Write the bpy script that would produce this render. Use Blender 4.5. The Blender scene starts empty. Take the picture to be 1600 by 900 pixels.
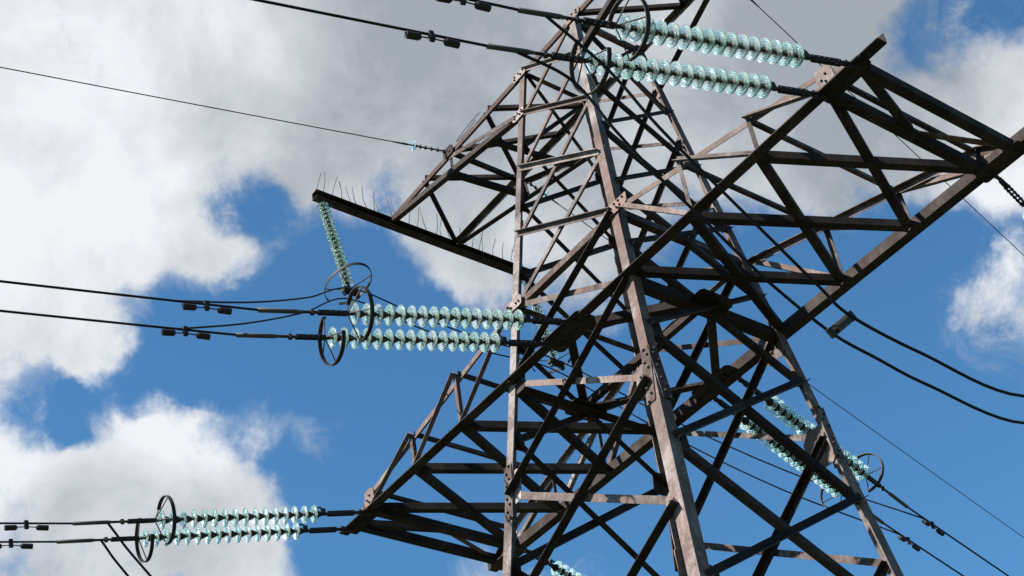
import bpy, bmesh, math, random
from mathutils import Vector, Matrix, Quaternion
random.seed(7)
R_ = math.radians
S = 1.285                                  # metres per design unit (half the body width at the crossarm)
CAM_H = 1.65
CU = (8.83404593, -9.38654328, -9.12725427)
Z0 = CAM_H - CU[2]*S                       # height of the crossarm level above the ground
YAW, PITCH, ROLL, FPX = 2.42136294, 0.67757373, -0.15316782, 2423.507
scene = bpy.context.scene
col = scene.collection

# ---------------------------------------------------------------- camera
fwd = Vector((math.cos(PITCH)*math.cos(YAW), math.cos(PITCH)*math.sin(YAW), math.sin(PITCH)))
rgt0 = Vector((math.sin(YAW), -math.cos(YAW), 0)); up0 = rgt0.cross(fwd)
rgt = rgt0*math.cos(ROLL) + up0*math.sin(ROLL); upv = up0*math.cos(ROLL) - rgt0*math.sin(ROLL)
cam_data = bpy.data.cameras.new('camera'); cam = bpy.data.objects.new('camera', cam_data); col.objects.link(cam)
CAM = Vector((CU[0]*S, CU[1]*S, CAM_H))
M = Matrix((rgt, upv, -fwd)).transposed().to_4x4(); M.translation = CAM
cam.matrix_world = M
cam_data.sensor_width = 36; cam_data.lens = FPX/1600*36; cam_data.clip_end = 6000; cam_data.clip_start = .1
scene.camera = cam

# ---------------------------------------------------------------- light
SUN_AZ, SUN_EL = R_(-106), R_(41)
to_sun = Vector((math.cos(SUN_EL)*math.cos(SUN_AZ), math.cos(SUN_EL)*math.sin(SUN_AZ), math.sin(SUN_EL)))
sd = bpy.data.lights.new('sun', 'SUN'); sd.energy = 5.0; sd.angle = R_(.5); sd.color = (1, .95, .88)
sun = bpy.data.objects.new('sun', sd); col.objects.link(sun)
sun.rotation_mode = 'QUATERNION'; sun.rotation_quaternion = to_sun.to_track_quat('Z', 'Y'); sun.location = to_sun*200
scene.view_settings.view_transform = 'Standard'; scene.view_settings.look = 'None'
scene.view_settings.gamma = 1; scene.view_settings.use_curve_mapping = False
scene.view_settings.exposure = 1.45
try: scene.cycles.transparent_max_bounces = 24; scene.cycles.max_bounces = 16; scene.cycles.transmission_bounces = 16
except Exception: pass

def pix_dir(x, y):
    return (fwd + rgt*((x-800)/FPX) + upv*((450-y)/FPX)).normalized()

# ---------------------------------------------------------------- sky with clouds (world directions)
world = bpy.data.worlds.new('World'); scene.world = world; world.use_nodes = True
nt = world.node_tree; nt.nodes.clear()
def N(t, **k):
    n = nt.nodes.new(t)
    for a, b in k.items(): setattr(n, a, b)
    return n
def lk(a, b): nt.links.new(a, b)
def math_node(op, a, b=None, c=None, clamp=False):
    n = N('ShaderNodeMath', operation=op, use_clamp=clamp)
    for i, v in enumerate((a, b, c)):
        if v is None: continue
        if isinstance(v, (int, float)): n.inputs[i].default_value = v
        else: lk(v, n.inputs[i])
    return n.outputs[0]
sky = N('ShaderNodeTexSky', sky_type='NISHITA', sun_disc=False, sun_elevation=SUN_EL, sun_rotation=math.pi/2-SUN_AZ,
        air_density=1.0, dust_density=.1, ozone_density=4.0)
tc = N('ShaderNodeTexCoord')
nrm = N('ShaderNodeVectorMath', operation='NORMALIZE'); lk(tc.outputs['Generated'], nrm.inputs[0])
def noise(scale, detail, rough=.55, vec=None, dist=0.0):
    n = N('ShaderNodeTexNoise'); n.inputs['Scale'].default_value = scale; n.inputs['Detail'].default_value = detail
    n.inputs['Roughness'].default_value = rough; n.inputs['Distortion'].default_value = dist
    lk(vec or nrm.outputs[0], n.inputs['Vector']); return n
warp = noise(9, 5, .6)
wsub = N('ShaderNodeVectorMath', operation='SUBTRACT'); lk(warp.outputs['Color'], wsub.inputs[0]); wsub.inputs[1].default_value = (.5, .5, .5)
wsc = N('ShaderNodeVectorMath', operation='SCALE'); lk(wsub.outputs[0], wsc.inputs[0]); wsc.inputs['Scale'].default_value = .06
wad = N('ShaderNodeVectorMath', operation='ADD'); lk(nrm.outputs[0], wad.inputs[0]); lk(wsc.outputs[0], wad.inputs[1])
wn = N('ShaderNodeVectorMath', operation='NORMALIZE'); lk(wad.outputs[0], wn.inputs[0])
def blob_sum(blobs, base, vec):
    acc = base
    for (x, y, r, a) in blobs:
        d = N('ShaderNodeVectorMath', operation='DOT_PRODUCT'); lk(vec, d.inputs[0]); d.inputs[1].default_value = pix_dir(x, y)
        mr = N('ShaderNodeMapRange', interpolation_type='SMOOTHSTEP')
        mr.inputs['From Min'].default_value = math.cos(r/FPX*1.35); mr.inputs['From Max'].default_value = math.cos(r/FPX*.25)
        mr.inputs['To Min'].default_value = 0; mr.inputs['To Max'].default_value = a
        lk(d.outputs['Value'], mr.inputs['Value'])
        acc = math_node('ADD', mr.outputs[0], acc)
    return acc
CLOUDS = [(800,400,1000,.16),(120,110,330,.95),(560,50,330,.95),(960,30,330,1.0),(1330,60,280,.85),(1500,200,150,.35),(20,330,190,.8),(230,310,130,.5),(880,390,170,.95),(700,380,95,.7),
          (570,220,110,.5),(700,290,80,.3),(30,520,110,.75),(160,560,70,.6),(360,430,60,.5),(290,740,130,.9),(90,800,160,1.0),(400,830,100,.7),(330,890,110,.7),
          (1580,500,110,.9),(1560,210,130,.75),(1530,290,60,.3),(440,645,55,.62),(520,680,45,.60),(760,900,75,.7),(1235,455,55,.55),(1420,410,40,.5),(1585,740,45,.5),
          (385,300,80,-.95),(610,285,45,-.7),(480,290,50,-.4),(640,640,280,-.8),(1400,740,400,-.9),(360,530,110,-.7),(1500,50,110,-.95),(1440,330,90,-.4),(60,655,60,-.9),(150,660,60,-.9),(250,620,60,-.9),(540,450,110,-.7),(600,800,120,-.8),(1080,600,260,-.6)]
dens0 = blob_sum(CLOUDS, .20, wn.outputs[0])  # low base thins unseen cloud to dim shaded steel; first blob restores view
fb = noise(15, 13, .68, dist=.2); fb2 = noise(3.2, 3, .5)
d1 = math_node('MULTIPLY_ADD', math_node('SUBTRACT', fb.outputs['Fac'], .5), 3.0, dens0)
dens = math_node('MULTIPLY_ADD', math_node('SUBTRACT', fb2.outputs['Fac'], .5), .5, d1)
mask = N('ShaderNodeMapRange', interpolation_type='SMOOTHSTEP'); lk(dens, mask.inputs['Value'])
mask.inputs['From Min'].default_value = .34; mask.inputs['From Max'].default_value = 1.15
fb3 = noise(26, 10, .7, dist=.6)                 # thin veil and wisps around the clouds
dv_ = math_node('MULTIPLY_ADD', math_node('SUBTRACT', fb3.outputs['Fac'], .5), 2.2, math_node('MULTIPLY_ADD', math_node('SUBTRACT', fb2.outputs['Fac'], .5), .6, dens0))
veil = N('ShaderNodeMapRange', interpolation_type='SMOOTHSTEP'); lk(dv_, veil.inputs['Value'])
veil.inputs['From Min'].default_value = .1; veil.inputs['From Max'].default_value = 1.0; veil.inputs['To Max'].default_value = .34
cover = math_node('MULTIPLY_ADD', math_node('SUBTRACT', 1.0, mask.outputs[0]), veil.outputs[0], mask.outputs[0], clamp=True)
GREYS = [(1000,60,400,.6),(620,110,300,.42),(1350,100,240,.5),(200,330,150,.25),(150,880,170,.5),(350,860,120,.3),(40,230,260,-.22),(300,660,100,-.3)]
shade0 = blob_sum(GREYS, .12, wn.outputs[0])
sh_n = noise(9, 9, .6, dist=.3)
shade = math_node('MULTIPLY_ADD', math_node('SUBTRACT', sh_n.outputs['Fac'], .5), 2.2, shade0, )
shade = math_node('MULTIPLY', shade, 1.0, clamp=True)
cmix = N('ShaderNodeMix', data_type='RGBA'); lk(shade, cmix.inputs['Factor'])
cmix.inputs['A'].default_value = (.87, .895, .93, 1); cmix.inputs['B'].default_value = (.36, .40, .45, 1)
tint = N('ShaderNodeMix', data_type='RGBA', blend_type='MULTIPLY'); tint.inputs['Factor'].default_value = 1
lk(sky.outputs[0], tint.inputs['A']); tint.inputs['B'].default_value = (.60, 1, 1.1, 1)
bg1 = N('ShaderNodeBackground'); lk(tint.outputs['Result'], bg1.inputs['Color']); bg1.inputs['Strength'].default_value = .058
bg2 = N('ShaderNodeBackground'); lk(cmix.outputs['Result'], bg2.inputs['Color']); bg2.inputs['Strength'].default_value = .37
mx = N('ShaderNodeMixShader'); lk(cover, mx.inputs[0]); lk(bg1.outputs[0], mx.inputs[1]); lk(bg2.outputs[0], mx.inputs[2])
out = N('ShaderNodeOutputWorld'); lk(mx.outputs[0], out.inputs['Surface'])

# ---------------------------------------------------------------- materials
def mat(name, build):
    m = bpy.data.materials.new(name); m.use_nodes = True
    t = m.node_tree; b = t.nodes['Principled BSDF']; build(t, b); return m
def rusty(c_dark, c_mid, c_light, rough=.8, spec=.12):
    def f(t, b):
        geo = t.nodes.new('ShaderNodeNewGeometry'); oi = t.nodes.new('ShaderNodeObjectInfo')
        def nz(sc, det):
            n = t.nodes.new('ShaderNodeTexNoise'); n.inputs['Scale'].default_value = sc; n.inputs['Detail'].default_value = det
            n.inputs['Roughness'].default_value = .65; t.links.new(geo.outputs['Position'], n.inputs['Vector']); return n
        n1, n2 = nz(2.3, 6), nz(26, 4)
        a = t.nodes.new('ShaderNodeMath'); a.operation = 'MULTIPLY_ADD'; t.links.new(n2.outputs['Fac'], a.inputs[0]); a.inputs[1].default_value = .45; t.links.new(n1.outputs['Fac'], a.inputs[2])
        r = t.nodes.new('ShaderNodeMath'); r.operation = 'MULTIPLY_ADD'; t.links.new(oi.outputs['Random'], r.inputs[0]); r.inputs[1].default_value = .22; t.links.new(a.outputs[0], r.inputs[2])
        cr = t.nodes.new('ShaderNodeValToRGB'); t.links.new(r.outputs[0], cr.inputs[0])
        e = cr.color_ramp.elements; e[0].position = .52; e[0].color = (*c_dark, 1); e[1].position = 1.05; e[1].color = (*c_light, 1)
        x = cr.color_ramp.elements.new(.8); x.color = (*c_mid, 1)
        # some members and patches are redder with rust, with streaks running down
        mp = t.nodes.new('ShaderNodeMapping'); mp.inputs['Scale'].default_value = (16, 16, 1.6); t.links.new(geo.outputs['Position'], mp.inputs['Vector'])
        ns = t.nodes.new('ShaderNodeTexNoise'); ns.inputs['Scale'].default_value = 1.0; ns.inputs['Detail'].default_value = 5; t.links.new(mp.outputs[0], ns.inputs['Vector'])
        wn_ = t.nodes.new('ShaderNodeTexWhiteNoise'); wn_.noise_dimensions = '1D'; t.links.new(oi.outputs['Random'], wn_.inputs['W'])
        ad = t.nodes.new('ShaderNodeMath'); ad.operation = 'MULTIPLY_ADD'; t.links.new(wn_.outputs['Value'], ad.inputs[0]); ad.inputs[1].default_value = .35; t.links.new(ns.outputs['Fac'], ad.inputs[2])
        rm = t.nodes.new('ShaderNodeMapRange'); t.links.new(ad.outputs[0], rm.inputs['Value']); rm.inputs['From Min'].default_value = .62; rm.inputs['From Max'].default_value = .92; rm.inputs['To Max'].default_value = .75
        rx = t.nodes.new('ShaderNodeMix'); rx.data_type = 'RGBA'; t.links.new(rm.outputs[0], rx.inputs['Factor']); t.links.new(cr.outputs[0], rx.inputs['A'])
        rx.inputs['B'].default_value = (c_mid[0]*1.2, c_mid[1]*.85, c_mid[2]*.72, 1)
        t.links.new(rx.outputs['Result'], b.inputs['Base Color'])
        b.inputs['Roughness'].default_value = rough; b.inputs['Specular IOR Level'].default_value = spec
        bp = t.nodes.new('ShaderNodeBump'); bp.inputs['Strength'].default_value = .25; bp.inputs['Distance'].default_value = .004
        t.links.new(n2.outputs['Fac'], bp.inputs['Height']); t.links.new(bp.outputs[0], b.inputs['Normal'])
    return f
STEEL = mat('weathered_steel', rusty((.014,.010,.009), (.050,.038,.035), (.135,.113,.106)))
SHADED = mat('shade_toned_steel', rusty((.008,.006,.006), (.019,.015,.0135), (.045,.036,.033)))  # darker copy of the steel: shade on undersides and braces put into colour
PLATE = mat('plate_steel', rusty((.05,.032,.027), (.125,.097,.089), (.25,.22,.207), .7))
SUNLIT = mat('sun_toned_weathered_steel', rusty((.026,.019,.017), (.096,.077,.071), (.205,.178,.169)))  # paler copy: sunlight on legs, top chords and lit braces put into colour
def plain(c, rough, metal=0.0, spec=.4):
    def f(t, b):
        n = t.nodes.new('ShaderNodeTexNoise'); n.inputs['Scale'].default_value = 30; n.inputs['Detail'].default_value = 3
        g = t.nodes.new('ShaderNodeNewGeometry'); t.links.new(g.outputs['Position'], n.inputs['Vector'])
        m = t.nodes.new('ShaderNodeMix'); m.data_type = 'RGBA'; t.links.new(n.outputs['Fac'], m.inputs['Factor'])
        m.inputs['A'].default_value = tuple(v*.6 for v in c)+(1,); m.inputs['B'].default_value = tuple(v*1.4 for v in c)+(1,)
        t.links.new(m.outputs['Result'], b.inputs['Base Color'])
        b.inputs['Roughness'].default_value = rough; b.inputs['Metallic'].default_value = metal; b.inputs['Specular IOR Level'].default_value = spec
    return f
IRON = mat('cast_iron', plain((.022,.018,.016), .65, 0, .2))
BOLT = mat('dark_bolt_steel', plain((.03,.024,.022), .55))
WIRE = mat('oxidised_aluminium_wire', plain((.013,.013,.014), .75, 0, .15))
SLEEVE = mat('grey_sleeve', plain((.045,.045,.04), .7))
CONC = mat('concrete', plain((.32,.31,.29), .9))
def glass(t, b):
    oi = t.nodes.new('ShaderNodeObjectInfo'); mx_ = t.nodes.new('ShaderNodeMix'); mx_.data_type = 'RGBA'
    t.links.new(oi.outputs['Random'], mx_.inputs['Factor']); mx_.inputs['A'].default_value = (.68, .90, .80, 1); mx_.inputs['B'].default_value = (.86, .98, .94, 1)
    t.links.new(mx_.outputs['Result'], b.inputs['Base Color']); b.inputs['Roughness'].default_value = .03
    b.inputs['IOR'].default_value = 1.5; b.inputs['Transmission Weight'].default_value = .86
GLASS = mat('green_toughened_glass', glass)
def grass(t, b):
    g = t.nodes.new('ShaderNodeNewGeometry'); n = t.nodes.new('ShaderNodeTexNoise'); n.inputs['Scale'].default_value = .7; n.inputs['Detail'].default_value = 8
    t.links.new(g.outputs['Position'], n.inputs['Vector'])
    c = t.nodes.new('ShaderNodeValToRGB'); c.color_ramp.elements[0].color = (.022,.03,.012,1); c.color_ramp.elements[1].color = (.055,.058,.028,1)
    t.links.new(n.outputs['Fac'], c.inputs[0]); t.links.new(c.outputs[0], b.inputs['Base Color']); b.inputs['Roughness'].default_value = .95
GRASS = mat('meadow_grass', grass)

# ---------------------------------------------------------------- helpers
def W(p): return Vector((p[0]*S, p[1]*S, p[2]*S + Z0))      # design units -> world metres
def link(name, me, m, parent=None):
    o = bpy.data.objects.new(name, me)
    if m is not None and not me.materials: me.materials.append(m)
    col.objects.link(o); o.parent = parent; return o
def mesh_from(verts, faces, name='m'):
    me = bpy.data.meshes.new(name); me.from_pydata([tuple(v) for v in verts], [], faces)
    bm = bmesh.new(); bm.from_mesh(me); bmesh.ops.recalc_face_normals(bm, faces=bm.faces); bm.to_mesh(me); bm.free(); return me
def bm_mesh(bm, name='m', smooth=False):
    bmesh.ops.recalc_face_normals(bm, faces=bm.faces)
    me = bpy.data.meshes.new(name); bm.to_mesh(me); bm.free()
    if smooth:
        for p in me.polygons: p.use_smooth = True
    return me
def tag(o, label, cat, group=None, kind=None):
    o['label'] = label; o['category'] = cat
    if group: o['group'] = group
    if kind: o['kind'] = kind
    return o
def angle_mesh(P, Q, b, th, f1, f2):
    """L section: heel line P-Q, flanges of width b along f1 and f2"""
    ax = (Q-P).normalized()
    f1 = (f1 - ax*f1.dot(ax)).normalized(); f2 = (f2 - ax*f2.dot(ax)); f2 = (f2 - f1*f2.dot(f1)).normalized()
    prof = ((0,0),(b,0),(b,th),(th,th),(th,b),(0,b))
    v = [P + f1*x + f2*y for x, y in prof] + [Q + f1*x + f2*y for x, y in prof]
    n = 6
    f = [(i, (i+1) % n, n+(i+1) % n, n+i) for i in range(n)]
    f += [(0,1,2,3), (0,3,4,5), (n,n+3,n+2,n+1), (n,n+5,n+4,n+3)]
    return mesh_from(v, f)
def tube_mesh(pts, r, seg=8, cap=True, radii=None):
    bm = bmesh.new(); rings = []
    pts = [Vector(p) for p in pts]; nrm_ = None
    for i, p in enumerate(pts):
        t = (pts[min(i+1, len(pts)-1)] - pts[max(i-1, 0)]).normalized()
        if nrm_ is None:
            nrm_ = t.orthogonal().normalized()
        nrm_ = (nrm_ - t*nrm_.dot(t)).normalized(); bn = t.cross(nrm_)
        rr = radii[i] if radii else r
        rings.append([bm.verts.new(p + (nrm_*math.cos(a) + bn*math.sin(a))*rr) for a in [2*math.pi*k/seg for k in range(seg)]])
    for a, b in zip(rings, rings[1:]):
        for k in range(seg): bm.faces.new((a[k], a[(k+1) % seg], b[(k+1) % seg], b[k]))
    if cap: bm.faces.new(rings[0]); bm.faces.new(list(reversed(rings[-1])))
    return bm_mesh(bm, 'tube', True)
def add_box(bm, c, ax, ay, az):
    """box centred c with half-extent vectors"""
    vs = [bm.verts.new(c + ax*i + ay*j + az*k) for i in (-1,1) for j in (-1,1) for k in (-1,1)]
    for q in ((0,1,3,2),(4,6,7,5),(0,4,5,1),(2,3,7,6),(0,2,6,4),(1,5,7,3)): bm.faces.new([vs[i] for i in q])
def add_cyl(bm, p, q, r, seg=8, r2=None):
    p, q = Vector(p), Vector(q); t = (q-p).normalized(); n = t.orthogonal().normalized(); b = t.cross(n); r2 = r if r2 is None else r2
    A = [bm.verts.new(p + (n*math.cos(2*math.pi*k/seg) + b*math.sin(2*math.pi*k/seg))*r) for k in range(seg)]
    B = [bm.verts.new(q + (n*math.cos(2*math.pi*k/seg) + b*math.sin(2*math.pi*k/seg))*r2) for k in range(seg)]
    for k in range(seg): bm.faces.new((A[k], A[(k+1) % seg], B[(k+1) % seg], B[k]))
    bm.faces.new(A); bm.faces.new(list(reversed(B)))

# ---------------------------------------------------------------- ground
me = mesh_from([(-2500,-2500,0),(2500,-2500,0),(2500,2500,0),(-2500,2500,0)], [(0,1,2,3)])
g = link('ground', me, GRASS); tag(g, 'grassy meadow ground under the tower', 'ground', kind='structure')

# ---------------------------------------------------------------- the tower
tower = bpy.data.objects.new('transmission_tower', None); col.objects.link(tower)
tag(tower, 'rusty brown steel lattice transmission tower with a wide crossarm', 'tower')
T = .10606822
zT, zM1, zM2, zM3, zLU, zL0, zL1, zL2 = 4.4655, 3.75, 2.8956, 1.9427, .9929, 0., -1.2808, -2.6826
zGround = -Z0/S
LV_A = [zT, zM1, zM2, zM3, zLU, zL0, zL1, zL2, -4.25, -6.05, -8.1, zGround+.25]     # faces AB and CD
LV_D = [zT, 3.32, 2.42, 1.46, .50, -.62, -2.0, -3.45, -5.1, -7.0, -9.1]             # faces AD and BC
hw = lambda z: 1 - T*z
SGN = {'A': (1,-1), 'B': (-1,-1), 'C': (-1,1), 'D': (1,1)}
def corner(l, z): return W((SGN[l][0]*hw(z), SGN[l][1]*hw(z), z))
def part(name, me, m=STEEL, parent=None): return link(name, me, m, parent or tower)
X, Y, Z = Vector((1,0,0)), Vector((0,1,0)), Vector((0,0,1))
# legs: lower heavier section, upper lighter section, spliced
for l in 'ABCD':
    sx, sy = SGN[l]
    zs = [zGround+.12, zL1-.05, zM3+.3, zT+.05]; bs = [.165, .138, .118]
    for k in range(3):
        part('leg', angle_mesh(corner(l, zs[k]), corner(l, zs[k+1]), bs[k], .016 if k else .02, X*-sx, Y*-sy), SUNLIT)
    c = corner(l, zGround+.1); c.z = 0
    bm = bmesh.new()
    add_cyl(bm, c+Vector((-sx*.05,-sy*.05,-.3)), c+Vector((-sx*.05,-sy*.05,.36)), .55, 4, .36)
    part('footing', bm_mesh(bm), CONC)
FACES = {'AB': ('A','B',Vector((0,-1,0))), 'CD': ('D','C',Vector((0,1,0))), 'AD': ('A','D',Vector((1,0,0))), 'BC': ('B','C',Vector((-1,0,0)))}
def node(face, l, z, inset=.085):
    a, b, n = FACES[face]; o = b if l == a else a
    d = (corner(o, z) - corner(l, z)).normalized()
    return corner(l, z) + d*inset
def brace(P, Q, b, n, side, stand, edge, name='diagonal_brace', m=STEEL, th=.009):
    """flat flange in the plane with normal n; side=+1 outside, -1 inside; stand=+1/-1 outstanding flange along +-n; edge=+1 heel at the upper edge"""
    ax = (Q-P).normalized(); g = (Z - ax*ax.z)
    if g.length < .2: g = n.cross(ax)
    g = (g - n*g.dot(n)).normalized()
    off = n*((.004 if side > 0 else -.028))
    heel = g*(b/2*edge) + off
    return part(name, angle_mesh(P+heel, Q+heel, b, th, -g*edge, n*stand), m)
def bsize(z): return .066 if z > 2.5 else .076 if z > 1 else .09 if z > -1 else .105
for fc, LV in (('AB', LV_A), ('CD', LV_A), ('AD', LV_D), ('BC', LV_D)):
    a, b, n = FACES[fc]
    for z1, z2 in zip(LV, LV[1:]):
        bb = bsize((z1+z2)/2)
        pa1, pb1, pa2, pb2 = node(fc, a, z1), node(fc, b, z1), node(fc, a, z2), node(fc, b, z2)
        if fc == 'AB':
            if z1 > .9 and z1 != zLU:
                brace(pb1, pa2, bb*.95, n, 1, 1, 1, m=SUNLIT); brace(pa1, pb2, bb*.9, n, -1, -1, 1, m=SUNLIT)
            else:
                brace(pb1, pa2, bb*.9, n, -1, -1, 1, m=SUNLIT); brace(pa1, pb2, bb*1.12, n, 1, 1, -1, m=SHADED)
        elif fc == 'CD':
            brace(pa2, pb1, bb*.85, n, 1, 1, 1); brace(pa1, pb2, bb*.92, n, -1, -1, 1, m=SHADED)
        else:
            brace(pb1, pa2, bb*.92, n, 1, 1, -1, m=SHADED); brace(pa1, pb2, bb*.88, n, -1, -1, -1, m=SHADED)
# horizontals
for z in (zT, zLU):
    for fc in FACES:
        a, b, n = FACES[fc]
        if z == zT and fc in ('AB', 'CD'): continue
        brace(node(fc, a, z), node(fc, b, z), .10 if z == zLU else .08, n, -1, -1, -1, 'horizontal_strut')
for fc in ('AD', 'BC'):
    a, b, n = FACES[fc]
    brace(node(fc, a, 0, .03), node(fc, b, 0, .03), .14, n, -1, -1, -1, 'horizontal_strut', SHADED, .012)

# ---- plates with bolts
def plate(c, ex, ey, hx, hy, th=.012, bolts=(), m=PLATE, chamfer=.25, name='gusset_plate', bolt_r=.017):
    """octagon-ish plate centred c in the ex,ey plane"""
    ex = ex.normalized(); n = ex.cross(ey).normalized(); ey = n.cross(ex).normalized()
    k = chamfer*min(hx, hy)*2
    out_ = [(-hx,-hy+k),(-hx+k,-hy),(hx-k*.4,-hy),(hx,-hy+k*.4),(hx,hy-k),(hx-k,hy),(-hx+k*.4,hy),(-hx,hy-k*.4)]
    bm = bmesh.new()
    A = [bm.verts.new(c + ex*x + ey*y - n*th/2) for x, y in out_]; B = [bm.verts.new(c + ex*x + ey*y + n*th/2) for x, y in out_]
    bm.faces.new(list(reversed(A))); bm.faces.new(B)
    for i in range(8): bm.faces.new((A[i], A[(i+1) % 8], B[(i+1) % 8], B[i]))
    o = part(name, bm_mesh(bm), m)
    if bolts:
        bm = bmesh.new()
        for x, y in bolts:
            p = c + ex*x + ey*y
            add_cyl(bm, p - n*(th/2+.018), p + n*(th/2+.018), bolt_r, 6)
            add_cyl(bm, p - n*(th/2+.03), p + n*(th/2+.03), bolt_r*.55, 6)
        bo = link('bolts', bm_mesh(bm), BOLT, o); bo['kind'] = 'stuff'
    return o
def leg_plate(l, face, z, hx, hy, inset, out_off, bolts=(), tilt=0.0, **k):
    a, b, n = FACES[face]; o_ = b if l == a else a
    d = (corner(o_, z) - corner(l, z)).normalized(); ax = (corner(l, z+.5) - corner(l, z)).normalized()
    ex = d*math.cos(tilt) + ax*math.sin(tilt); ey = ax*math.cos(tilt) - d*math.sin(tilt)
    return plate(corner(l, z) + d*inset + n*out_off, ex, ey, hx, hy, bolts=bolts, **k)
six = [(-.10,.05),(-.03,.05),(.05,.05),(-.10,-.05),(-.03,-.05),(.12,.03)]
leg_plate('A','AB',zLU,.23,.10,.01,.022,[(-.16,.05),(-.08,.05),(0,.05),(-.10,-.04),(.10,.03),(.17,.0)])
leg_plate('B','AB',zLU,.19,.10,.06,.022,[(-.12,.03),(-.04,-.03),(.08,-.03),(.14,-.03)])
leg_plate('A','AB',zL0+.02,.17,.15,.18,-.026,[(.02,.07),(.09,.06)])
leg_plate('A','AB',zL1+.03,.16,.24,.17,-.030,[(-.08,.06),(-.03,.06),(.02,.06),(.07,.06)])
leg_plate('B','AB',zL1+.05,.13,.25,.16,-.030,[(-.02,-.04),(.03,-.04),(.08,-.04),(0,.12),(.05,.16)])
leg_plate('B','AB',zL0-.02,.15,.18,.16,-.030,[(.05,-.06),(.09,-.06)],m=SHADED)
leg_plate('A','AB',zL2+.02,.13,.16,.15,-.030,[(.0,.0),(.05,.03)])
leg_plate('B','AB',zT-.03,.16,.085,.0,.022,[(-.1,.03),(-.1,-.03),(0,.03),(.05,-.03),(.11,.02)])
leg_plate('A','AB',zT-.03,.16,.085,.0,.022,[(-.1,.03),(-.1,-.03),(0,.03),(.05,-.03),(.11,.02)])
leg_plate('B','AB',zM1+.02,.14,.09,.02,.022,[(-.08,.03),(-.08,-.03),(0,.03),(.05,-.03),(.1,.02)])
leg_plate('A','AB',zM1+.02,.12,.09,.03,.022,[(-.07,.03),(-.06,-.03),(.02,.03),(.06,-.03)])
for z in (zM2, zM3):
    leg_plate('A','AB',z,.07,.09,.07,-.026,[(0,.03),(.02,-.03)]); leg_plate('B','AB',z,.07,.09,.07,-.026,[(0,.03),(.02,-.03)])
for z, h in ((zLU,.17),(zL0,.24),(zL1,.27)):
    leg_plate('D','CD',z-.03,h*.85,h,h*.85+.012,-.030,[(-.06,.08),(.02,.08),(-.02,.0),(.06,-.02),(-.06,-.08),(.04,-.1)],bolt_r=.02,m=PLATE if z else STEEL)
    leg_plate('C','CD',z-.03,h*.7,h*.8,h*.7+.012,-.030,[(-.06,.08),(.02,.08),(-.02,.0)])
for z in (zM1, zM2, zM3):
    leg_plate('D','CD',z,.09,.12,.10,-.026,[(0,.04),(.03,-.03)]); leg_plate('C','CD',z,.09,.12,.10,-.026)
for z in LV_D[1:8]:
    k = .10 if z > 0 else .15
    leg_plate('A','AD',z,k,k*1.1,k+.012,-.026,[(-.02,.05),(.04,.0),(-.02,-.06)],m=SHADED); leg_plate('D','AD',z,k*.8,k*.9,k*.8+.012,-.026,[(0,.03),(0,-.04)],m=SHADED)
    leg_plate('B','BC',z,k*.8,k*.9,k*.8+.012,-.026,m=SHADED); leg_plate('C','BC',z,k,k*1.1,k+.012,-.026,[(0,.03),(0,-.04)],m=SHADED)
# leg splices: cover plates with two rows of bolts on both flanges
for l in 'ABCD':
    for fc in [f for f in FACES if l in f]:
        a, b, n = FACES[fc]; o_ = b if l == a else a
        d = (corner(o_, zL1) - corner(l, zL1)).normalized()
        ax = (corner(l, zL1+.5) - corner(l, zL1)).normalized()
        plate(corner(l, zL1+.02) + d*.088 + n*.009, d, ax, .075, .40, .012, [(.025*(-1)**y, y*.095) for y in (-4,-3,-2,-1,1,2,3,4)], m=STEEL, chamfer=.08, name='splice_plate', bolt_r=.02)

# ---------------------------------------------------------------- lower crossarm
LE, TIP = 4.2, 3.65
UN = [1.0, 1.86, 2.76, TIP]                # panel points along the arm (design units)
def topz(u): return zLU + (.27 - zLU)*(u-.9)/(TIP-.9)
for sy in (-1, 1):
    # bottom chord: vertical flange on the inner side, wide flange underneath pointing outwards
    P, Q = W((-LE, sy*.985, 0)), W((LE+(.12 if sy < 0 else 0), sy*.985, 0))
    part('crossarm_chord', angle_mesh(P, Q, .15, .014, Y*sy, Z), SHADED)
    for sx in (-1, 1):
        l = [k for k in SGN if SGN[k] == (sx, sy)][0]
        r = corner(l, zLU) + Vector((0, sy*.012, 0)); t = W((sx*(TIP+.05), sy, .27)); tip = W((sx*4.02, sy, .06))
        part('crossarm_chord', angle_mesh(r, t, .08, .009, Y*-sy, Z*-1), SUNLIT)
        part('crossarm_chord', angle_mesh(t, tip, .085, .009, Y*-sy, Z*-1), STEEL)
        tops = [r] + [W((sx*u, sy, topz(u))) for u in UN[1:3]] + [t]; bots = [W((sx*u, sy*.992, .05)) for u in UN]
        for k in (1, 2, 3):
            part('crossarm_post', angle_mesh(tops[k], bots[k], .06, .007, X*sx, Y*-sy), STEEL)
            part('crossarm_diagonal', angle_mesh(tops[k-1], bots[k], .07, .008, Z, Y*sy), SUNLIT)
        plate((t + bots[3])/2 + Vector((0, sy*.01, .03)), Z, X, .17, .12, .012, [(-.05,.0),(.05,.02),(0,-.05)])
        plate(W((sx*3.85, sy*1.02, -.012)), X, Y, .34, .13, .016, [(-.2,.0),(.2,.0),(0,.03)], m=SHADED)
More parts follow.
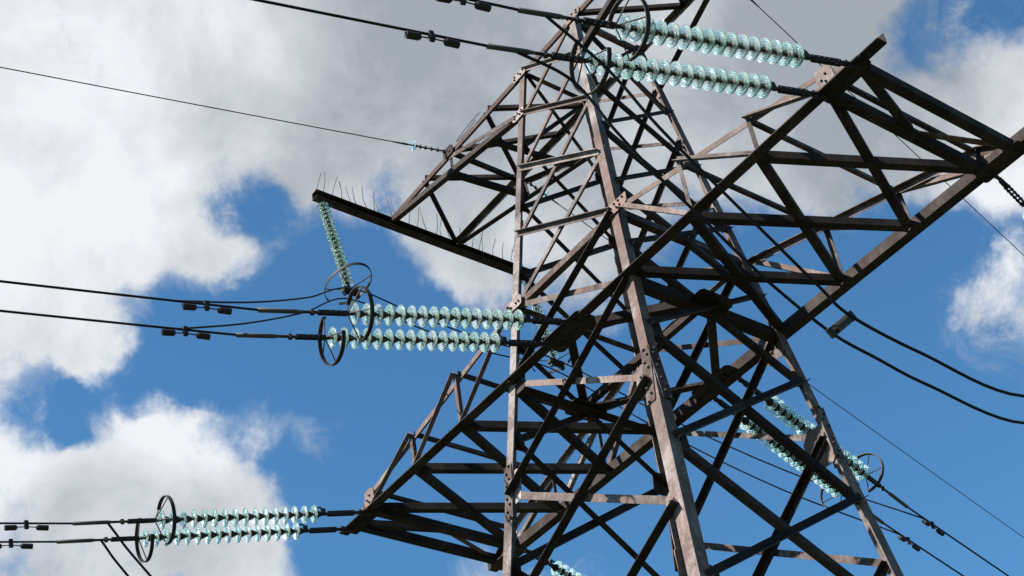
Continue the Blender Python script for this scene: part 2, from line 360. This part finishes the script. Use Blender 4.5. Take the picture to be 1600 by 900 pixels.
# bottom plane bracing and rungs
def flatbar(p, q, b=.105, m=SHADED, dz=0.0, name='crossarm_brace', th=.01):
    P, Q = W(p), W(q); ax = (Q-P).normalized(); g = Z.cross(ax).normalized()
    off = Vector((0,0,dz)) - g*b/2
    return part(name, angle_mesh(P+off, Q+off, b, th, g, Z), m)
for sx in (-1, 1):
    us = UN
    for i in range(4):
        for j in (i-1, i+1):
            if 0 <= j < 4: flatbar((sx*us[i], -.97, 0), (sx*us[j], .97, 0), .105 if i != j+1 else .11, dz=.018 if j > i else .03)
    flatbar((sx*TIP, -1, 0), (sx*TIP, 1, 0), .12, dz=-.012)
    flatbar((sx*4.0, -1, 0), (sx*4.0, 1, 0), .12, dz=-.012)
    flatbar((sx*4.0, -.97, 0), (sx*3.68, .0, 0), .10, dz=.02); flatbar((sx*4.0, .97, 0), (sx*3.68, .04, 0), .08, STEEL, dz=.032)
    for k in (1, 2, 3):                    # rungs between the top chords
        u = UN[k]; z = topz(u) if k < 3 else .27
        flatbar((sx*u, -.98, z-.01), (sx*u, .98, z-.01), .055, STEEL, th=.006)
# diaphragm at the crossarm level
mids = [(0,-.98), (1.0,0), (0,.98), (-1.0,0)]
for i in range(4):
    a, b = mids[i], mids[(i+1) % 4]
    flatbar((a[0], a[1], 0), (b[0], b[1], 0), .115, dz=.034, name='diaphragm_brace')
    plate(W((a[0], a[1], .022)), X if i % 2 == 0 else Y, Y if i % 2 == 0 else X, .40 if i % 2 == 0 else .30, .19, .012, [(-.2,.05),(-.1,-.05),(.1,.05),(.2,-.05)], m=SHADED)
flatbar((-1, 0, 0), (1, 0, 0), .09, dz=.05, name='diaphragm_brace')

# ---------------------------------------------------------------- upper crossarm (earth wires) and the jumper beam
bT = .531
for sy in (-1, 1):
    P, Q = W((-3.5, sy*bT, zT)), W((2.05, sy*bT, zT))
    part('earthwire_arm_chord', angle_mesh(P, Q, .095, .010, Y*-sy, Z*-1), STEEL)
    for sx, ue in ((-1, -3.42), (1, 2.0)):
        l = [k for k in SGN if SGN[k] == (sx, sy)][0]
        part('earthwire_arm_chord', angle_mesh(corner(l, zM1)+Y*(sy*.012), W((ue, sy*(bT+.006), zT-.085)), .095, .010, Y*sy*-1, Z), SHADED)
        if sx < 0:
            part('earthwire_arm_brace', angle_mesh(corner(l, zM1)+Vector((0,sy*.03,.06)), W((-2.05, sy*(bT+.012), zT-.06)), .075, .008, Y*-sy, Z*-1), STEEL)
            part('earthwire_arm_post', angle_mesh(W((-2.05, sy*bT, zT-.02)), W((-2.05, sy*bT, zT-.36)), .055, .006, X, Y*-sy), SHADED)
    plate(W((-2.03, sy*(bT+.03), zT-.02)), X, Z, .13, .10, .014, [(0,.03),(.05,-.03)], m=SHADED)
def ubar(u1, w1, u2, w2, z1=zT, z2=zT, b=.07, m=SHADED, dz=-.012):
    flatbar((u1, w1, z1), (u2, w2, z2), b, m, dz, 'earthwire_arm_brace', .007)
for (u1, w1, u2, w2) in ((-2.05,-bT,-2.05,bT),(-2.6,-bT,-2.0,bT),(-2.62,-bT,-3.45,bT),(-2.05,-bT,-1.1,bT),(-1.25,-bT,-2.0,bT),(-1.2,-bT,-.55,bT),
                         (.535,-bT,1.28,bT),(1.28,bT,2.0,-bT),(2.0,-bT,2.0,bT)):
    ubar(u1, w1, u2, w2)
zlow = lambda u: zM1 + (zT-.085 - zM1)*(-u-.6)/(3.42-.6)
ubar(-2.05, -bT-.01, -1.9, bT+.01, zlow(-2.05), zlow(-1.9), .09); ubar(-1.2, -bT-.03, -1.0, bT+.03, zlow(-1.2), zlow(-1.0), .07)
part('earthwire_arm_post', angle_mesh(W((-1.95, bT, zT-.03)), W((-1.9, bT+.005, zlow(-1.9))), .06, .006, X, Y*-1), SHADED)
# jumper beam: a channel of two flanges and a web, with bird spikes on top
ub, zb = -3.45, zT-.075
bm = bmesh.new()
P, Q = W((ub, -1.66, zb)), W((ub, 1.76, zb)); L2 = (Q-P).length/2; mid = (P+Q)/2
add_box(bm, mid+Vector((0,0,-.066)), X*.075, Y*L2, Z*.006); add_box(bm, mid+Vector((0,0,.066)), X*.075, Y*L2, Z*.006); add_box(bm, mid+Vector((-.066,0,0)), X*.006, Y*(L2-.002), Z*.0595)
beam = part('jumper_beam', bm_mesh(bm), SHADED)
w = -1.62
while w < 1.7:
    b0 = W((ub, w, zb)) + Vector((random.uniform(-.05,.05), 0, .072)); tl = Vector((random.gauss(0,.12), random.gauss(0,.16), 1)).normalized(); h = random.uniform(.46,.60)
    k = Vector((random.gauss(0,.02), random.gauss(0,.02), 0))
    link('bird_spike', tube_mesh([b0, b0+tl*h*.5+k, b0+tl*h], .0058, 4), BOLT, beam)
    w += random.uniform(.085, .16)
# small dangling earthing wire near the left peak
loop = [W((-1.55 + .22*math.cos(a), -bT-.05+.12*math.sin(a), zT-.02+.22*math.sin(a))) for a in [i*2*math.pi*.85/18+.6 for i in range(19)]]
part('earthing_wire', tube_mesh(loop, .006, 5), WIRE)

# ---------------------------------------------------------------- insulators
def lathe(profile, seg=28):
    bm = bmesh.new(); rings = []
    for r, z in profile:
        rings.append([bm.verts.new((r*math.cos(2*math.pi*k/seg), r*math.sin(2*math.pi*k/seg), z)) for k in range(seg)] if r > 1e-5 else [bm.verts.new((0,0,z))])
    for a, b in zip(rings, rings[1:]):
        for k in range(seg):
            q = [a[k % len(a)], a[(k+1) % len(a)], b[(k+1) % len(b)], b[k % len(b)]]
            q = list(dict.fromkeys(q))
            if len(q) >= 3: bm.faces.new(q)
    return bm_mesh(bm, 'lathe', True)
# glass shell: z runs from the tower side towards the line; ribs on the line side
def shell(R, k):
    p = [(.045,-.016),(.075,-.011),(.105,-.002),(.1275,.009),(.1275,.015),(.121,.018),(.113,.010),(.105,.010),(.101,.024),(.095,.024),(.091,.009),(.079,.007),(.075,.026),(.069,.026),(.065,.006),(.052,.004),(.049,.020),(.043,.020),(.040,.002),(.030,.0),(.030,-.016)]
    return lathe([(r*k, z*k) for r, z in p] + [(p[0][0]*k, p[0][1]*k)])
def cap_mesh(pitch, k):
    p = [(.0,-.112),(.02,-.112),(.026,-.104),(.040,-.075),(.058,-.024),(.058,-.010),(.034,-.004),(.022,.006),(.016,.02),(.016,pitch-.110),(.0,pitch-.110)]
    return lathe([(r*k, z*k if z < .02 else z) for r, z in p], 14)
BIG, BIGCAP = shell(.1275, 1.0), cap_mesh(.1474, 1.0)
SML, SMLCAP = shell(.0875, .75), cap_mesh(.1, .62)
for me_, m_ in ((BIG, GLASS), (SML, GLASS), (BIGCAP, IRON), (SMLCAP, IRON)): me_.materials.append(m_)
def frame(d, hint=Z):
    d = d.normalized(); x = hint.cross(d)
    if x.length < 1e-3: x = X.copy()
    x.normalize(); y = d.cross(x)
    return Matrix((x, y, d)).transposed()
def ring_mesh(R, arc, start, half_w, th, sx=1.0):
    bm = bmesh.new(); prev = None; n = 40
    for i in range(n+1):
        a = start + arc*i/n; c, s_ = math.cos(a), math.sin(a)
        cur = [bm.verts.new((c*(R+dr)*sx, s_*(R+dr), dz)) for dr, dz in ((-th,-half_w),(th,-half_w),(th,half_w),(-th,half_w))]
        if prev:
            for k in range(4): bm.faces.new((prev[k], prev[(k+1) % 4], cur[(k+1) % 4], cur[k]))
        else: bm.faces.new(cur)
        prev = cur
    bm.faces.new(list(reversed(prev)))
    return bm_mesh(bm)
def rods(segs, r=.008):
    bm = bmesh.new()
    for p, q in segs: add_cyl(bm, Vector(p), Vector(q), r, 6)
    return bm_mesh(bm)
def tension_string(P, d, label, group, ring_rot=0.0, ring_at=3.0, lead=.874, n=16):
    root = bpy.data.objects.new('insulator_string', None); col.objects.link(root)
    root.matrix_world = Matrix.Translation(P) @ frame(d).to_4x4()
    tag(root, label, 'insulator', group)
    pk = .1474
    # tower side hardware
    bm = bmesh.new()
    add_cyl(bm, (0,-.05,.02), (0,.05,.02), .022, 8); add_box(bm, Vector((0,-.03,.09)), X*.012, Y*.008, Z*.08); add_box(bm, Vector((0,.03,.09)), X*.012, Y*.008, Z*.08)
    add_cyl(bm, (0,-.05,.16), (0,.05,.16), .02, 8); add_box(bm, Vector((0,0,.23)), X*.03, Y*.012, Z*.08)
    link('shackle', bm_mesh(bm), IRON, root)
    bm = bmesh.new()
    for s_ in (-1, 1): add_box(bm, Vector((s_*.022,0,.47)), X*.006, Y*.032, Z*.21)
    for z in (.29,.36,.43,.50,.57,.65): add_cyl(bm, (-.04,0,z), (.04,0,z), .014, 6)
    link('adjusting_link', bm_mesh(bm), IRON, root)
    bm = bmesh.new(); add_cyl(bm, (0,0,.64), (0,0,lead-.09), .022, 8); add_box(bm, Vector((0,.03,lead-.14)), X*.02, Y*.05, Z*.03)
    add_cyl(bm, (0,.06,lead-.15), (0,.11,lead-.10), .012, 6); add_cyl(bm, (0,.11,lead-.10), (0,.09,lead-.03), .012, 6)
    link('socket_eye', bm_mesh(bm), IRON, root)
    for i in range(n):
        o = link('glass_disc', BIG, None, root); o.location = (0,0,lead+i*pk); o.rotation_euler.z = i*.7
        c_ = link('metal_cap', BIGCAP, None, o)
    e = lead + (n-1)*pk + .05
    bm = bmesh.new(); add_cyl(bm, (0,0,e), (0,0,e+.08), .024, 8); add_box(bm, Vector((0,0,e+.10)), X*.03, Y*.02, Z*.04)
    for s_ in (-1, 1): add_box(bm, Vector((s_*.02,0,e+.27)), X*.005, Y*.024, Z*.16)
    for z in (.13,.20,.27,.40): add_cyl(bm, (-.035,0,e+z), (.035,0,e+z), .018, 6)
    add_cyl(bm, (0,0,e+.40), (0,0,e+.62), .018, 8); add_cyl(bm, (0,-.03,e+.5), (0,.03,e+.5), .028, 8)
    link('line_link', bm_mesh(bm), IRON, root)
    rg = link('corona_ring', ring_mesh(.32, R_(245), ring_rot, .025, .006), IRON, root); rg.location = (0,0,ring_at)
    a0 = ring_rot
    sp = [((0,0,e+.06-ring_at), (.32*math.cos(a), .32*math.sin(a), 0)) for a in (a0+.03, a0+R_(95), a0+R_(165), a0+R_(243))]
    link('ring_spokes', rods(sp), IRON, rg)
    link('dead_end_clamp', tube_mesh([(0,0,e+.60),(0,0,e+.66),(0,0,e+.7),(0,0,e+1.15)], .02, 10, radii=[.016,.02,.027,.027]), SLEEVE, root)
    return root, e + 1.12
def unit(az, sl):
    a = R_(az); v = Vector((math.cos(a), math.sin(a), sl)); return v.normalized()
dN, dF = unit(-99, -.205), unit(101.5, -.125)
LU_, s_ = 3.83, .195
def conductor_pts(P, az, sl, curv, length, n=60):
    a = R_(az); h = Vector((math.cos(a), math.sin(a), 0)); out_ = []
    for i in range(n+1):
        t = length*(i/n)**1.6
        out_.append(P + h*t + Z*(sl*t + curv*t*t))
    return out_
def along(pts, dist):
    acc = 0
    for a, b in zip(pts, pts[1:]):
        l = (b-a).length
        if acc + l >= dist: return a + (b-a)*((dist-acc)/l), (b-a).normalized()
        acc += l
    return pts[-1], (pts[-1]-pts[-2]).normalized()
def damper(P, d, label, side=1):
    root = bpy.data.objects.new('vibration_damper', None); col.objects.link(root)
    x = d.normalized(); y = Z.cross(x).normalized(); z = x.cross(y)
    root.matrix_world = Matrix.Translation(P) @ Matrix((x, y, z)).transposed().to_4x4()
    tag(root, label, 'damper', 'vibration dampers on the conductors')
    bm = bmesh.new(); add_box(bm, Vector((0,0,-.02)), X*.025, Y*.022, Z*.055); link('clamp', bm_mesh(bm), IRON, root)
    link('messenger_cable', tube_mesh([(-.22,0,-.064),(-.1,0,-.055),(0,0,-.048),(.1,0,-.055),(.22,0,-.064)], .007, 6), IRON, root)
    for k in (-1, 1):
        bm = bmesh.new(); add_cyl(bm, (k*.12,0,-.060), (k*.14,0,-.061), .024, 10, .036); add_cyl(bm, (k*.14,0,-.061), (k*.27,0,-.066), .037, 12); link('weight', bm_mesh(bm), IRON, root)
PHASES = (('left crossarm tip', -LU_), ('middle of the tower body', 0.0), ('right crossarm tip', LU_))
ends = {}
for pn, uc in PHASES:
    for k, wh in ((-1, 'outer' if uc < 0 else 'inner' if uc > 0 else 'lower'), (1, 'inner' if uc < 0 else 'outer' if uc > 0 else 'upper')):
        u = uc + k*s_; nsl = -.158 if uc < 0 else -.118 if uc == 0 else -.138
        for sd_, d, nm, az, sl, cv, at in ((-1, dN, 'near', -99, nsl, .0009, W((u, -1.03, -.015))), (1, dF, 'far', 101.5, -.06, .0004, W((u, 1.03, .05)))):
            if sd_ > 0 and uc > 0: at = W((u+.10, 1.03, -.06))
            rt, L_ = tension_string(at, d, '%s glass string of the %s pair at the %s' % (wh, nm, pn), 'tension insulator strings', ring_rot=R_((-120 if k > 0 else 95) if sd_ < 0 else (25 if k > 0 else -175)), ring_at=(3.04 if k > 0 else 3.11) if sd_ < 0 else 3.14)
            P = at + d*L_
            pts = conductor_pts(P, az, sl, cv, 130 if sd_ < 0 else 170)
            o = link('conductor_wire', tube_mesh(pts, .0138, 8), WIRE)
            tag(o, 'black conductor wire from the %s %s string at the %s' % (wh, nm, pn), 'wire', 'line conductors')
            ends[(uc, k, sd_)] = (P, pts)
            if not (sd_ > 0 and uc != 0):
                q, t = along(pts, .62 if sd_ < 0 else .75); damper(q, t, 'twin-weight damper on the %s %s conductor at the %s' % (wh, nm, pn))

# suspension strings holding the middle jumper under the beam ends
def susp(P, off, label, n=19):
    d = off.normalized(); root = bpy.data.objects.new('jumper_insulator_string', None); col.objects.link(root)
    fr = frame(d, Y); root.matrix_world = Matrix.Translation(P) @ fr.to_4x4(); tag(root, label, 'insulator', 'jumper insulator strings')
    pk = .1; lead = .12
    bm = bmesh.new(); add_cyl(bm, (0,-.03,.0), (0,.03,.0), .016, 8); add_cyl(bm, (0,0,-.02), (0,0,lead-.05), .014, 8); link('hanger', bm_mesh(bm), IRON, root)
    for i in range(n):
        o = link('glass_disc', SML, None, root); o.location = (0,0,lead+i*pk); link('metal_cap', SMLCAP, None, o)
    e = lead + (n-1)*pk + .04
    bm = bmesh.new(); add_cyl(bm, (0,0,e), (0,0,e+.12), .018, 8); add_box(bm, Vector((0,0,e+.14)), X*.05, Y*.14, Z*.035)
    for k in (-1, 1): add_box(bm, Vector((0,k*.12,e+.2)), X*.03, Y*.02, Z*.05)
    link('yoke', bm_mesh(bm), IRON, root)
    rg = link('corona_ring', ring_mesh(.34, R_(330), R_(15), .022, .005, 1.3), IRON, root); rg.location = (0,0,e-.02)
    link('ring_spokes', rods([((0,0,.12), (.44*math.cos(a)*1.0, .34*math.sin(a), 0)) for a in (R_(60), R_(130), R_(240), R_(300))]), IRON, rg)
    return P + d*(e+.2)
y1 = susp(W((ub, -1.56, zb-.06)), Vector((.25,.17,-1.57)), 'small-disc glass string hanging from the left end of the spiked beam')
y2 = susp(W((ub, 1.66, zb-.06)), Vector((.23,.08,-1.58)), 'small-disc glass string hanging behind the near left leg')
def smooth_path(pts, n=14):
    out_ = []; P = [Vector(p) for p in pts]; P = [P[0]*2-P[1]] + P + [P[-1]*2-P[-2]]
    for i in range(1, len(P)-2):
        for k in range(n):
            t = k/n; a, b, c, d = P[i-1], P[i], P[i+1], P[i+2]
            out_.append(.5*((2*b) + (c-a)*t + (2*a-5*b+4*c-d)*t*t + (3*b-a-3*c+d)*t*t*t))
    out_.append(P[-2]); return out_
for k in (-1, 1):
    pn_, pf_ = ends[(0.0, k, -1)][1], ends[(0.0, k, 1)][1]
    a, _ = along(pn_, .95 if k > 0 else .7); f, _ = along(pf_, .55)
    o_ = Vector((.07*k, 0, .05*k)); yy1, yy2 = y1+o_, y2+o_
    pts = [a, a + (yy1-a)*.33 + Z*-.10, a + (yy1-a)*.66 + Z*-.10, yy1, yy1+(yy2-yy1)*.33+Z*-.10, yy1+(yy2-yy1)*.66+Z*-.10, yy2,
           yy2+(f-yy2)*.33+Z*-.22, yy2+(f-yy2)*.66+Z*-.24, f]
    o = link('jumper_wire', tube_mesh(smooth_path(pts), .0125, 7), WIRE)
    tag(o, '%s black jumper wire looping round the tower under the hanging strings' % ('upper' if k > 0 else 'lower'), 'wire', 'jumper wires')
def hit_u(u, x, y):
    d = pix_dir(x, y); t = (u*S - CAM.x)/d.x; return CAM + d*t
JR = {1: [(893,48),(930,90),(970,130),(1010,177),(1053,223),(1130,300),(1205,374),(1282,450),(1330,494),(1440,552),(1600,619)],
      -1: [(858,82),(893,125),(960,202),(1023,270),(1093,337),(1158,400),(1212,450),(1299,520),(1370,560),(1451,602),(1600,661)]}
prof = {}
for k in (-1, 1):
    P0, P1 = ends[(LU_, k, -1)][0] - dN*.25, ends[(LU_, k, 1)][0] - dF*.25
    pts = [P0]
    for (x, y) in JR[k][1:]:
        f = (x-JR[k][0][0])/2200.
        pts.append(hit_u((P0.x + (P1.x-P0.x)*f)/S, x, y))
    lo = pts[-1]
    pts += [lo + (P1-lo)*.5 + Z*-.35, P1]
    prof[k] = [(p - P0) for p in pts]
    o = link('jumper_wire', tube_mesh(smooth_path(pts, 8), .0165, 8), WIRE)
    tag(o, '%s thick black jumper wire sagging below the right crossarm' % ('upper' if k > 0 else 'lower'), 'wire', 'jumper wires')
    Q0 = ends[(-LU_, k, -1)][0] - dN*(.42 if k > 0 else .55); Q1 = ends[(-LU_, k, 1)][0] - dF*.25
    jl = [hit_u(Q0.x/S, *p) for p in (((200,859),(236,901)) if k > 0 else ((178,873),(200,900)))]
    jl.insert(0, Q0.lerp(jl[0], .5)); jl.append(jl[2] + (jl[2]-jl[1])*1.6)
    q = [Q0] + jl + [Q0+(Q1-Q0)*.40+Z*-2.3, Q0+(Q1-Q0)*.65+Z*-2.2, Q1+Z*-.6+Y*-.4, Q1]
    o = link('jumper_wire', tube_mesh(smooth_path(q, 10), .0165, 8), WIRE)
    tag(o, '%s black jumper wire dropping from the left crossarm tip clamps' % ('inner' if k > 0 else 'outer'), 'wire', 'jumper wires')
# spacer between the two right jumpers
pa, pb = hit_u(3.5, 1330, 494), hit_u(3.5, 1299, 520)
sp = bpy.data.objects.new('jumper_spacer', None); col.objects.link(sp); sp.location = pa
tag(sp, 'black spacer clamp joining the two thick right jumper wires', 'spacer')
dv = (pb-pa); bm = bmesh.new(); add_cyl(bm, dv*.2, dv*.8, .05, 10); link('spacer_body', bm_mesh(bm), IRON, sp)
for q in (0, 1):
    bm = bmesh.new(); t = Vector((0,.7,-.7)).normalized(); add_cyl(bm, dv*q-t*.05, dv*q+t*.05, .035, 8); add_cyl(bm, dv*q, dv*(.25 if q == 0 else .75), .02, 8); link('clamp', bm_mesh(bm), IRON, sp)

# earth wires with single-disc insulators
for P, az, sl, cv, lab in ((W((-2.08, -bT-.03, zT+.03)), -99, -.10, .0007, 'near side of the left peak'), (W((-2.0, bT+.03, zT+.03)), 101.5, -.06, .0003, 'far side of the left peak'),
                           (W((1.9, bT+.03, zT)), 101.5, -.06, .0003, 'far side of the right peak')):
    d = unit(az, sl); root = bpy.data.objects.new('earthwire_insulator', None); col.objects.link(root)
    root.matrix_world = Matrix.Translation(P) @ frame(d).to_4x4(); tag(root, 'single clear glass disc on the earth wire at the %s' % lab, 'insulator', 'earth wire insulators')
    bm = bmesh.new(); add_cyl(bm, (0,0,0), (0,0,.5), .013, 8)
    for z in (.03,.14,.25,.36,.45): add_cyl(bm, (0,-.025,z), (0,.025,z), .022, 8)
    link('link_rod', bm_mesh(bm), IRON, root)
    o = link('glass_disc', SML, None, root); o.location = (0,0,.56); link('metal_cap', SMLCAP, None, o)
    bm = bmesh.new(); add_cyl(bm, (0,0,.58), (0,0,.72), .012, 8); add_cyl(bm, (0,0,.68), (0,0,.95), .018, 8, .01); link('dead_end_clamp', bm_mesh(bm), IRON, root)
    pts = conductor_pts(P + d*.93, az, sl, cv, 150)
    o = link('earth_wire', tube_mesh(pts, .008, 6), WIRE); tag(o, 'thin dark earth wire leaving the %s' % lab, 'wire', 'earth wires')
